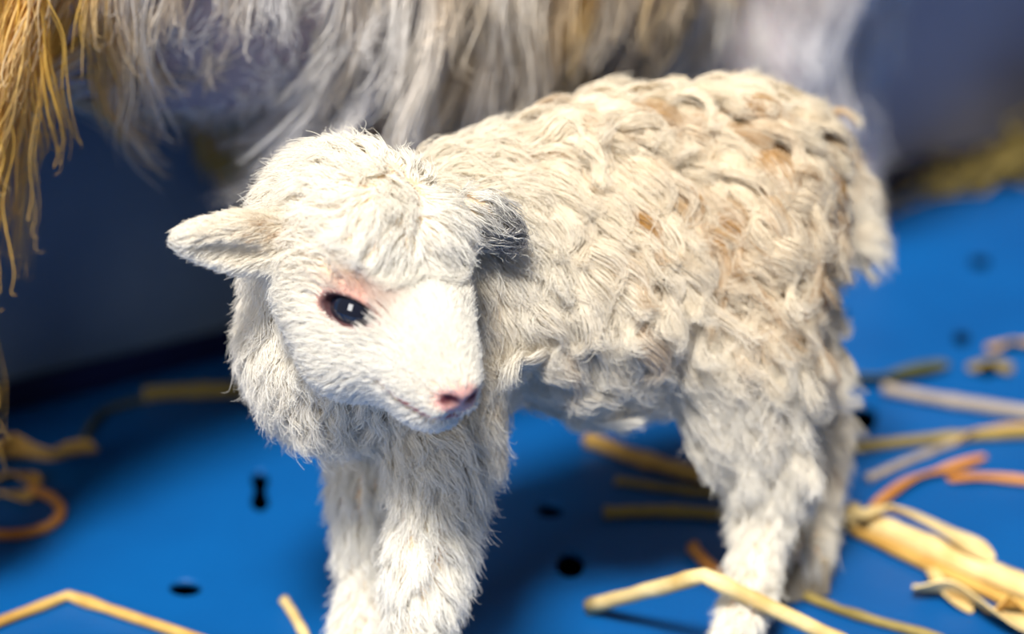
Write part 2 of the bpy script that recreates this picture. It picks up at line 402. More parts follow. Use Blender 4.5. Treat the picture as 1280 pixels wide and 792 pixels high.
    for sg in (1, -1):   # nostrils
        na = unit(l * sg * 0.85 + u * 0.30 - f * 0.25); nb = unit(np.cross(na, f)); nc = np.cross(na, nb)
        sdf.ell(H(10.0, sg * 0.60, -0.05), np.array([na, nb, nc]), np.array([0.48, 0.26, 0.26]) * s, 0.0012, sub=True)
    # ears: right one sticks out to image left, left one points away
    def ear(base, tip, wdir, wid, thick, sg):
        base, tip = np.array(base), np.array(tip); ax = unit(tip - base); w = unit(wdir - ax * np.dot(wdir, ax)); nn = np.cross(ax, w); Ln = np.linalg.norm(tip - base)
        for q, hl, ww in ((0.28, 0.36, 1.0), (0.52, 0.34, 0.80), (0.76, 0.26, 0.46)):
            sdf.ell(base + ax * Ln * q, np.array([ax, w, nn]), np.array([Ln * hl, wid * ww, thick * (1.1 - 0.4 * q)]), 0.005)
        if np.dot(nn, -CF) < 0: nn = -nn
        if sg > 0: sdf.ell(base + ax * Ln * 0.52 + nn * thick * 1.1 - w * wid * 0.25, np.array([ax, w, nn]), np.array([Ln * 0.40, wid * 0.55, thick * 0.9]), 0.003, sub=True)
    eR0, eR1 = Q(352, 302, 1.030), Q(222, 297, 1.020); eL0, eL1 = Q(572, 262, 1.055), Q(640, 286, 1.068)
    ear(eR0, eR1, D(0.05, 0.85, 0.5), 0.0125, 0.0055, 1)
    ear(eL0, eL1, D(0.2, 0.9, 0.4), 0.0115, 0.0065, -1)
    V, F = sdf.mesh((-0.175, 0.90, -0.004), (0.185, 1.235, 0.330), 0.0021)

    root = empty('kid_goat', tuple(np.array([*(Q(740, floor_y(1.155), 1.155)[:2]), 0.0])))
    tag(root, 'newborn white kid goat with curly cream fleece standing on blue floor', 'goat')
    # ---- groom
    g = Groom(); cm = 0.01
    def gp(px, py, t, d, L, curl, lift, och, tint, wave=0.036): g.add(Q(px, py, t), D(*d), L * cm, curl * 0.001, lift, och, tint, wave)
    # trunk (seen flank), back to belly
    gp(585, 190, 1.08, (0.8, -0.3, 0.2), 4.08, 3.91, 0.17, 0.35, 0.6); gp(660, 160, 1.10, (0.9, -0.3, 0.2), 4.08, 4.20, 0.15, 0.45, 0.7)
    gp(760, 140, 1.10, (0.6, -0.7, 0.3), 4.08, 4.50, 0.15, 0.55, 0.9); gp(870, 110, 1.12, (0.4, -0.8, 0.3), 4.08, 4.50, 0.17, 0.5, 0.9); gp(950, 150, 1.13, (0.6, -0.8, 0.2), 4.08, 4.81, 0.15, 0.7, 1.0)
    gp(620, 280, 1.06, (0.5, -0.8, 0.2), 3.74, 3.01, 0.12, 0.05, 0.15, 0.024); gp(700, 240, 1.07, (0.4, -0.9, 0.2), 4.42, 4.20, 0.15, 0.45, 0.7); gp(790, 240, 1.08, (0.25, -0.95, 0.2), 4.76, 4.81, 0.15, 0.75, 1.0)
    gp(880, 220, 1.09, (0.1, -1, 0.2), 4.76, 5.11, 0.15, 0.95, 1.0); gp(960, 240, 1.11, (0.15, -1, 0.1), 4.76, 5.11, 0.15, 0.9, 1.0); gp(1010, 260, 1.17, (0.4, -0.9, 0), 4.76, 5.11, 0.19, 0.9, 1.0)
    gp(640, 400, 1.06, (0.35, -0.9, 0.1), 4.42, 3.30, 0.12, 0.05, 0.1, 0.026); gp(720, 350, 1.06, (0.2, -1, 0.2), 4.76, 4.20, 0.14, 0.35, 0.5); gp(800, 340, 1.07, (0.1, -1, 0.2), 4.76, 4.81, 0.15, 0.5, 0.8)
    gp(890, 340, 1.08, (0.0, -1, 0.1), 4.76, 4.50, 0.14, 0.35, 0.55); gp(980, 340, 1.12, (0.2, -1, 0.1), 4.76, 4.81, 0.15, 0.7, 0.9); gp(1020, 370, 1.17, (0.4, -0.8, 0), 5.44, 4.81, 0.26, 0.5, 0.7)
    gp(660, 480, 1.09, (0.45, -0.7, 0.2), 5.11, 4.50, 0.21, 0.25, 0.4, 0.026); gp(740, 450, 1.08, (0.1, -1, 0.1), 4.42, 4.81, 0.19, 0.45, 0.6); gp(820, 450, 1.10, (0.0, -1, 0.1), 4.42, 4.20, 0.15, 0.25, 0.4)
    gp(740, 500, 1.16, (0.2, -1, 0.0), 3.74, 3.91, 0.26, 0.3, 0.4); gp(850, 470, 1.16, (0.1, -1, 0.0), 3.74, 3.91, 0.22, 0.2, 0.4)
    # far side of trunk
    gp(700, 150, 1.22, (0.5, -0.7, -0.3), 4.08, 3.91, 0.15, 0.4, 0.6); gp(900, 110, 1.26, (0.4, -0.8, -0.3), 4.08, 3.91, 0.15, 0.4, 0.7)
    # thigh / legs
    gp(930, 430, 1.09, (0.05, -1, 0.1), 2.6, 2.2, 0.2, 0.15, 0.3, 0.028); gp(1010, 440, 1.15, (0.5, -0.8, 0.1), 3.0, 2.4, 0.38, 0.2, 0.35, 0.026)
    gp(890, 520, 1.12, (0.1, -1, 0.1), 2.8, 1.8, 0.22, 0.1, 0.2, 0.03); gp(975, 545, 1.13, (0.2, -1, 0.1), 2.8, 2.2, 0.28, 0.25, 0.4); gp(930, 580, 1.14, (0.05, -1, 0.1), 2.2, 1.4, 0.24, 0.1, 0.25, 0.03); gp(950, 640, 1.15, (0, -1, 0.1), 1.4, 0.8, 0.22, 0.05, 0.2, 0.03); gp(925, 770, 1.15, (0, -1, 0.1), 1.0, 0.5, 0.2, 0.02, 0.15, 0.03)
    gp(1030, 480, 1.22, (0.4, -0.9, 0), 2.2, 2.0, 0.32, 0.5, 0.7); gp(1035, 560, 1.22, (0.2, -1, 0), 1.8, 1.5, 0.26, 0.4, 0.6); gp(1030, 660, 1.22, (0, -1, 0.1), 1.2, 0.8, 0.24, 0.1, 0.3)
    gp(560, 560, 1.07, (0.5, -0.8, 0.2), 2.2, 1.6, 0.3, 0.03, 0.05, 0.03); gp(600, 540, 1.10, (0.8, -0.5, 0), 3.0, 2.6, 0.4, 0.15, 0.2, 0.028); gp(520, 640, 1.07, (0.1, -1, 0.1), 1.5, 0.8, 0.24, 0, 0.0, 0.03); gp(565, 680, 1.10, (0.6, -0.8, 0), 1.9, 1.2, 0.36, 0, 0.0, 0.03)
    gp(510, 780, 1.07, (0.1, -1, 0.1), 1.3, 0.6, 0.24, 0, 0, 0.03); gp(545, 780, 1.1, (0.6, -0.8, 0), 1.7, 1.0, 0.36, 0, 0.0, 0.03); gp(440, 600, 1.12, (-0.2, -1, 0.1), 1.4, 0.8, 0.22, 0, 0.02, 0.03); gp(430, 740, 1.12, (-0.2, -1, 0.1), 1.1, 0.6, 0.24, 0, 0.0, 0.03)
    # chest mane
    gp(330, 400, 1.06, (-0.5, -0.8, 0.1), 2.6, 2.2, 0.42, 0.12, 0.2, 0.02); gp(340, 480, 1.06, (-0.4, -0.9, 0.1), 2.6, 2.4, 0.42, 0.2, 0.3, 0.02); gp(400, 520, 1.06, (-0.2, -1, 0.2), 2.6, 2.4, 0.4, 0.35, 0.45, 0.02)
    gp(470, 540, 1.06, (0.0, -1, 0.2), 2.0, 2.0, 0.35, 0.35, 0.4, 0.02); gp(530, 520, 1.07, (0.2, -1, 0.2), 2.0, 2.0, 0.3, 0.3, 0.4, 0.02); gp(380, 440, 1.13, (-0.5, -0.8, -0.2), 2.4, 2, 0.4, 0.1, 0.2)
    gp(605, 440, 1.07, (0.3, -0.9, 0.1), 2.2, 1.6, 0.18, 0.55, 0.9, 0.03); gp(590, 360, 1.06, (0.2, -1, 0.1), 1.8, 1.4, 0.18, 0.6, 1.0, 0.03); gp(565, 480, 1.06, (0.2, -1, 0.1), 1.8, 1.4, 0.2, 0.55, 0.8, 0.03)
    # tail
    gp(1035, 200, 1.22, (0.5, -0.85, 0), 1.8, 1.5, 0.15, 0.75, 0.9, 0.03); gp(1068, 270, 1.235, (0.35, -0.9, 0), 1.6, 0.8, 0.15, 0.35, 0.5, 0.03); gp(1094, 326, 1.245, (0.9, -0.45, 0), 1.7, 0.3, 0.2, 0.15, 0.3, 0.03); gp(1080, 322, 1.245, (0.9, -0.5, 0), 1.5, 0.3, 0.2, 0.15, 0.3, 0.03)
    # head, in head axes
    def hp(a, b, cc, d, L, curl, lift, och, tint, wave=0.018): g.add(H(a, b, cc), d[0] * f + d[1] * l + d[2] * u, L * cm, curl * 0.001, lift, och, tint, wave)
    for sg in (1, -1):
        hp(9.0, sg * 1.0, -0.4, (-0.9, sg * 0.3, -0.2), 0.25, 0, 0.25, 0, 0); hp(8.0, sg * 1.3, -1.0, (-0.9, sg * 0.2, -0.3), 0.4, 0.1, 0.25, 0, 0); hp(8.6, sg * 0.5, -2.4, (-0.7, 0, -0.7), 0.4, 0.1, 0.25, 0, 0)
        hp(6.2, sg * 1.9, -0.9, (-0.9, sg * 0.1, -0.35), 0.65, 0.3, 0.22, 0.02, 0); hp(6.3, sg * 0.8, 1.3, (-0.6, sg * 0.5, 0.5), 0.6, 0.3, 0.22, 0.02, 0.02); hp(7.8, sg * 0.6, 0.7, (-0.8, sg * 0.3, 0.3), 0.4, 0.1, 0.2, 0, 0.0)
        hp(4.3, sg * 2.6, -1.5, (-0.8, 0, -0.6), 0.9, 0.4, 0.24, 0.02, 0.0); hp(6.0, sg * 1.2, -2.4, (-0.8, 0, -0.6), 1.0, 0.5, 0.28, 0.03, 0.02); hp(4.0, sg * 1.6, -3.3, (-0.7, 0, -0.7), 1.8, 1.2, 0.32, 0.2, 0.25)
        hp(4.0, sg * 2.75, 0.9, (-0.7, sg * 0.2, 0.5), 0.55, 0.3, 0.2, 0.15, 0.5); hp(2.8, sg * 1.6, 3.2, (0.5, sg * 0.5, -0.2), 1.5, 1.2, 0.22, 0.03, 0.0, 0.03); hp(4.0, sg * 1.2, 2.6, (0.6, sg * 0.5, -0.6), 1.0, 0.8, 0.2, 0.02, 0.0, 0.03)
        hp(1.5, sg * 2.9, 0.4, (-0.8, sg * 0.2, -0.4), 1.2, 1.0, 0.25, 0.25, 0.3); hp(2.0, sg * 3.2, -1.8, (-0.8, sg * 0.1, -0.6), 1.5, 0.9, 0.28, 0.05, 0.05)
        hp(-0.5, sg * 2.0, 2.6, (-0.8, sg * 0.5, -0.1), 1.7, 1.8, 0.28, 0.1, 0.1, 0.018); hp(-1.0, sg * 3.0, -1.5, (-0.7, sg * 0.2, -0.6), 2.4, 1.8, 0.36, 0.1, 0.15)
    hp(6.3, 0, 1.6, (-0.9, 0, 0.3), 0.5, 0.2, 0.2, 0, 0); hp(1.0, 0, 3.6, (0.5, 0.4, 0.1), 1.8, 2.0, 0.28, 0.10, 0.15, 0.018); hp(-2.0, 0, 2.5, (-0.9, 0, 0), 2.0, 2.0, 0.28, 0.1, 0.15)
    hp(9.5, 0, -2.0, (-0.3, 0, -0.9), 0.3, 0, 0.3, 0, 0)
    for p, tt in ((0.1, 0.6), (0.5, 0.4), (0.95, 0.25)):
        q = lerp(eR0, eR1, p); g.add(q + D(0, 0.3, 1) * 0.006, D(-1, -0.1, 0.1), 0.007, 0.0003, 0.16, 0.7 * (1 - p) ** 2 + 0.04, tt, 0.02); g.add(q - D(0, 1, 0) * 0.012, D(-0.9, -0.5, 0), 0.010, 0.0003, 0.25, 0.05, 0.1, 0.02)
        q = lerp(eL0, eL1, p); g.add(q + D(0, 0.3, 1) * 0.006, D(0.9, -0.4, -0.2), 0.011, 0.0003, 0.3, 0.0, 0.05, 0.02)
    g.done()
    # ---- vertex colours of the skin, fur density
    hx = (V - C0) @ AX.T / s
    headw = np.clip(1.6 - np.linalg.norm((hx - np.array([4, 0, -0.5])) / np.array([7.5, 5.0, 5.0]), axis=1), 0, 1)
    skin = np.tile(np.array([0.76, 0.60, 0.42]), (len(V), 1)); dens = np.ones(len(V))
    def blob(w, colr): nonlocal skin; skin = skin * (1 - w[:, None]) + np.array(colr) * w[:, None]
    for ec, ex, ey, en, sg in eyes:
        q = (V - ec - en * 1.1 * s) / s; qx, qy = q @ ex, q @ ey; m = (q @ en > -1.1)
        e = np.sqrt((qx / 1.32) ** 2 + (qy / 0.64) ** 2)
        blob(np.clip(1.9 - 0.72 * e, 0, 1) * m * 0.9, (0.76, 0.50, 0.42))
        blob(np.clip(1.7 - e, 0, 1) * m * 0.9, (0.36, 0.12, 0.11))
        blob(np.clip((1.22 - e) * 5, 0, 1) * m, (0.07, 0.03, 0.035))
        inner = np.clip(1 - np.sqrt(((qx - 1.5) / 0.55) ** 2 + ((qy + 0.25) / 0.28) ** 2), 0, 1) * m; blob(np.clip(inner * 2, 0, 1), (0.45, 0.14, 0.13))
        dens *= np.where(m, np.clip((e - 1.12) / 0.5, 0.0, 1), 1)
        up = np.clip(1 - np.sqrt(((qx - 0.5) / 1.6) ** 2 + ((qy - 0.95) / 0.60) ** 2), 0, 1) * m; dens *= 1 - 0.7 * np.clip(up * 2, 0, 1); blob(np.clip(up * 2, 0, 1) * 0.8, (0.62, 0.34, 0.27))
    nose = np.clip(1.55 - np.sqrt(((hx[:, 0] - 9.9) / 0.75) ** 2 + (hx[:, 1] / 1.0) ** 2 + ((hx[:, 2] + 0.08) / 0.58) ** 2), 0, 1); nw = np.clip(nose * 2.2, 0, 1)
    blob(nw, (0.80, 0.45, 0.40)); dens *= 1 - nw
    for sg in (1, -1):
        q = np.linalg.norm((hx - np.array([10.0, sg * 0.60, -0.05])) / np.array([0.42, 0.52, 0.30]), axis=1); blob(np.clip((1.15 - q) * 3, 0, 1), (0.16, 0.03, 0.035))
    lips = np.clip(1.3 - np.sqrt(((hx[:, 0] - 9.2) / 1.4) ** 2 + (hx[:, 1] / 1.6) ** 2 + ((hx[:, 2] + 1.2) / 0.30) ** 2), 0, 1) * (hx[:, 0] > 6); lw = np.clip(lips * 2, 0, 1)
    blob(lw * 0.85, (0.80, 0.52, 0.48)); dens *= 1 - 0.9 * lw
    # ---- mouth line along the lips, on the surface
    ts = np.linspace(-1, 1, 41); pth = []
    for q in ts:
        a = 10.0 - 2.7 * abs(q) ** 1.5; b = np.sign(q) * 2.2 * abs(q) ** 0.8; cc_ = -1.12 - 0.15 * abs(q) + 0.5 * max(0, abs(q) - 0.78)
        pth.append(H(a, b * 0.85, cc_))
    pth = sdf.project(np.array(pth), 14); rr = 0.0014 * (1 - 0.7 * np.abs(ts) ** 3)
    vv, ff = tube(pth, rr, 6); mo = link_mesh('mouth', vv, ff, M_mouth, root); mo['label'] = 'pink curved mouth line'
    mdist = np.sqrt(((V[:, None] - pth[None, ::2]) ** 2).sum(-1)).min(1); dens *= np.clip((mdist - 0.0022) / 0.002, 0, 1)
    er = np.clip(1.3 - np.linalg.norm((V - lerp(eR0, eR1, 0.5)) / 0.028, axis=1), 0, 1); blob(er * 0.6, (0.80, 0.52, 0.42))
    dens *= np.where(V[:, 2] < 0.017, 0, 1)
    body = link_mesh('body', V, F, M_skin, root, True, skin)
    # ---- fleece colour
    WHITE, CREAM, TAN, OCH = np.array([0.97, 0.945, 0.89]), np.array([0.95, 0.88, 0.745]), np.array([0.68, 0.51, 0.31]), np.array([0.46, 0.215, 0.008])
    def colour(roots, cl, K, sc, ss, edge):
        n = len(roots); tint = np.clip(sc[:, 4], 0, 1)[:, None]
        base = WHITE * (1 - tint) + CREAM * tint
        och = sc[:, 3]; rk = rng.random(K)[cl]; hit = np.clip((np.clip(och, 0, 1) ** 2.2 * 1.2 - rk) * 4, 0, 1) * np.clip((edge - 0.30 + 0.25 * (rk < 0.05)) / 0.25, 0, 1) * rng.uniform(0.75, 1, n)
        hue = (0.8 * rng.random(K)[cl] ** 3)[:, None]; oc = OCH * (1 - hue) + TAN * hue
        reach = (0.7 + 0.9 * rng.random(K)[cl])[:, None]; prof = np.clip(1.5 - 1.4 * ss[None] / reach, 0, 1)[..., None]
        rootc = base * (1 - 0.3 * np.clip(och, 0, 1)[:, None]) + TAN * 0.3 * np.clip(och, 0, 1)[:, None]
        rootc = rootc * (1 - hit[:, None]) + oc * hit[:, None]
        c = base[:, None] * (1 - prof) + rootc[:, None] * prof
        c = c * rng.uniform(0.93, 1.03, (n, 1, 1))
        # grey-black fluff in the far ear
        q = np.linalg.norm((roots - lerp(eL0, eL1, 0.66)) / 0.019, axis=1); gr = np.clip(1.25 - q, 0, 1)[:, None, None] * (rng.random((n, 1, 1)) < 0.6)
        c = c * (1 - gr) + np.array([0.16, 0.16, 0.19]) * gr
        # rosy brow above the eye
        ec, ex, ey, en, sg = eyes[0]; qq = (roots - ec) / s; w = np.clip(1.25 - np.sqrt(((qq @ ex - 0.5) / 1.8) ** 2 + ((qq @ ey - 0.9) / 0.9) ** 2), 0, 1) * (qq @ en > 0)
        c = c * (1 - 0.6 * w[:, None, None]) + np.array([0.68, 0.42, 0.33]) * 0.6 * w[:, None, None]
        return np.clip(c, 0, 0.98)
    isface = np.clip((hx[:, 0] - 1.2 - 2.6 * np.clip(hx[:, 2], 0, 1)) / 1.0, 0, 1) * (np.abs(hx[:, 1]) < 4.0) * (hx[:, 2] > -4.2) * (hx[:, 0] < 11) * (np.linalg.norm(hx - np.array([5, 0, -0.7]), axis=1) < 7.2)
    eardist = np.linalg.norm((V - lerp(eR0, eR1, 0.55)) / 0.030, axis=1); isface = np.maximum(isface, np.clip(3 - 2.6 * eardist, 0, 1))
    # the trunk carries curly locks; legs, chest and crown softer hair
    ax0, ax1 = Q(630, 300, 1.13), Q(1010, 270, 1.2); along = (V - ax0) @ unit(ax1 - ax0)
    istrunk = np.clip(along / 0.03 + 0.5, 0, 1) * np.clip((V[:, 2] - 0.085) / 0.06, 0, 1) * (1 - isface)
    hd = np.linalg.norm(hx, axis=1); istrunk *= np.clip((hd - 6.0) / 1.5, 0, 1); istrunk *= np.clip((np.linalg.norm((V - Q(925, 450, 1.12)) * np.array([1, 0.5, 1]), axis=1) - 0.035) / 0.025, 0, 1); istrunk *= 1 - np.clip((V[:, 0] - Q(1020, 200, 1.24)[0]) / 0.006, 0, 1)
    seen = np.clip(0.8 + 0.6 * (sdf.grad(V) @ -CF), 0.45, 1)
    rt = sample(V, F, dens * istrunk * seen, 95000)
    P, r, cc = grow(sdf, g, rt, 720, 15, colour, clump=0.70, frizz=0.0013, rad=0.00022, droop=0.15, jitter=0.24, ride=0.007, curl_jit=0.6, min_h=0.0008)
    hair('fleece', P, r, cc, M_hair, root, root)
    rt = sample(V, F, dens * (1 - istrunk) * (1 - isface) * seen, 100000)
    P, r, cc = grow(sdf, g, rt, 3600, 9, colour, clump=0.62, frizz=0.0017, rad=0.00021, droop=0.25)
    hair('soft_hair', P, r, cc, M_hair, root, root)
    rt = sample(V, F, dens * isface, 85000)
    P, r, cc = grow(sdf, g, rt, 7000, 6, colour, clump=0.40, frizz=0.0006, rad=0.00014, lenvar=0.3, jitter=0.12)
    o = hair('face_hair', P, r, cc, M_hair, root, root)
    # ---- eyes
    for ec, ex, ey, en, sg in eyes:
        R_ = Matrix((ex, ey, en)).transposed().to_4x4()
        def disc(name, rx, ry, z, bulge, m, par):
            vv = [(0, 0, z + bulge)]; ff = []; nr = 5; ns = 28
            for i in range(1, nr + 1):
                for k in range(ns):
                    q = i / nr; th = 2 * math.pi * k / ns; vv.append((rx * q * math.cos(th), ry * q * math.sin(th), z + bulge * (1 - q * q)))
            for k in range(ns): ff.append((0, 1 + k, 1 + (k + 1) % ns))
            for i in range(nr - 1):
                for k in range(ns): a = 1 + i * ns; b = a + ns; ff.append((a + k, b + k, b + (k + 1) % ns, a + (k + 1) % ns))
            vv = np.array(vv) @ np.array([ex, ey, en]) + ec
            return link_mesh(name, vv, ff, m, par)
        bm = bmesh.new(); bmesh.ops.create_uvsphere(bm, u_segments=28, v_segments=18, radius=1.45 * s, matrix=Matrix.Translation(Vector(ec - en * 0.27 * s)) @ R_)
        eb = bm_obj('eyeball', bm, M_eye, root); eb['label'] = 'glossy dark blue-black eye'
        R1 = 1.45 * s
        def cap(name, rr, ry, lift, m):
            vv = []; ff = []; nr, ns = 5, 28
            for i in range(nr + 1):
                for k in range(ns):
                    th = 2 * math.pi * k / ns; x, y = rr * i / nr * math.cos(th), ry * i / nr * math.sin(th); vv.append((x, y, math.sqrt(max(R1 * R1 - x * x - y * y, 0)) + lift + 0.0016 * (1 - (x * x + y * y) / (0.8 * s) ** 2)))
            for i in range(nr):
                for k in range(ns): a = i * ns; b = a + ns; ff.append((a + k, b + k, b + (k + 1) % ns, a + (k + 1) % ns))
            o = link_mesh(name, np.array(vv) @ np.array([ex, ey, en]) + ec - en * 0.27 * s, ff, m); sub_parent(o, eb, root); return o
        cap('iris', 0.80 * s, 0.80 * s, 0.0002, M_iris); cap('pupil', 0.48 * s, 0.20 * s, 0.0004, M_pupil)
    # ---- hooves: two toes each
    for fet, top in hooves:
        d = unit((top - fet) * np.array([1, 1, 0])); fwd = unit(np.array([-0.93, -0.36, 0.0])); side = np.array([fwd[1], -fwd[0], 0])
        hf = None
        bm = bmesh.new()
        for sg in (-1, 1):
            prof = [(-0.010, 0.0), (0.017, 0.0), (0.008, 0.021), (-0.009, 0.021)]; cc0 = top * np.array([1, 1, 0]) + side * sg * 0.0052
            L_, R2 = [], []
            for x, z in prof:
                wv = 0.0046 if z < 0.01 else 0.0042
                L_.append(bm.verts.new(cc0 + fwd * x - side * wv + np.array([0, 0, z]))); R2.append(bm.verts.new(cc0 + fwd * x + side * wv + np.array([0, 0, z])))
            bm.faces.new(L_); bm.faces.new(R2[::-1])
            for k in range(4): bm.faces.new((L_[k], R2[k], R2[(k + 1) % 4], L_[(k + 1) % 4]))
        bmesh.ops.recalc_face_normals(bm, faces=bm.faces); bmesh.ops.bevel(bm, geom=bm.edges[:], offset=0.0018, segments=2, affect='EDGES', profile=0.6)
        bm_obj('hoof', bm, M_hoof, root)
    return root
kid = build_kid()

# ------------------------------------------------------------------ adult goats behind (low parts of them show)
def adult_goat(name, label, cones, legs, ctrl, palette, bounds, nhair, skinc, udder=None, K=1200):
    sdf = SDF()
    for a, b, k in cones: sdf.cone(Q(*a[:3]), Q(*b[:3]), a[3], b[3], k)
    base = []
    for L, (hx, ht) in legs:
        for a, b in zip(L[:-1], L[1:]): sdf.cone(Q(*a[:3]), Q(*b[:3]), a[3], b[3], 0.02)
        hb = Q(hx, floor_y(ht), ht); top = hb + np.array([0, 0, 0.035]); sdf.cone(Q(*L[-1][:3]), top, L[-1][3], 0.017, 0.01); base.append(top)
    if udder: 
        for a, b, ra, rb in udder: sdf.cone(Q(*a), Q(*b), ra, rb, 0.02)
    V, F = sdf.mesh(*bounds, 0.007)
    c = np.mean(base, 0); root = empty(name, (c[0], c[1], 0.0)); tag(root, label, 'goat')
    link_mesh('body', V, F, M_skin, root, True, np.tile(np.array(skinc), (len(V), 1)))
    g = Groom()
    for px, py, t, d, L, curl, lift, och, tint in ctrl: g.add(Q(px, py, t), D(*d), L * 0.01, curl * 0.001, lift, och, tint, 0.07)
    g.done(); dens = np.where(V[:, 2] < 0.035, 0, 1.0)
    _, ch = g.at(V); dens = dens * np.clip(ch[:, 0] / 0.03, 0.1, 1)
    rt = sample(V, F, dens, nhair)
    c0, c1, c2 = [np.array(x) for x in palette]
    def colour(roots, cl, K, sc, ss, edge):
        t = np.clip(sc[:, 4] + rng.normal(0, 0.12, K)[cl], 0, 1)[:, None]; o = np.clip(sc[:, 3] + rng.normal(0, 0.15, K)[cl], 0, 1)[:, None]
        b = c0 * (1 - t) + c1 * t; b = b * (1 - o) + c2 * o
        return np.repeat(b[:, None], len(ss), 1) * rng.uniform(0.85, 1.08, (len(roots), 1, 1))
    P, r, cc = grow(sdf, g, rt, K, 9, colour, clump=0.6, frizz=0.005, rad=0.0005, droop=0.5, lenvar=0.25)
    hair('coat', P, r, cc, M_hair_adult, root, root)
    for top in base:
        bm = bmesh.new(); fwd = -WDIR; side = np.array([fwd[1], -fwd[0], 0])
        for sg in (-1, 1):
            prof = [(-0.022, 0.0), (0.034, 0.0), (0.016, 0.040), (-0.018, 0.040)]; c0_ = top * np.array([1, 1, 0]) + side * sg * 0.0115; A, B = [], []
            for x, z in prof: A.append(bm.verts.new(c0_ + fwd * x - side * 0.010 + np.array([0, 0, z]))); B.append(bm.verts.new(c0_ + fwd * x + side * 0.010 + np.array([0, 0, z])))
            bm.faces.new(A); bm.faces.new(B[::-1])
            for k in range(4): bm.faces.new((A[k], B[k], B[(k + 1) % 4], A[(k + 1) % 4]))
        bmesh.ops.recalc_face_normals(bm, faces=bm.faces); bmesh.ops.bevel(bm, geom=bm.edges[:], offset=0.003, segments=2, affect='EDGES', profile=0.6)
        bm_obj('hoof', bm, M_hoof, root)
    return root
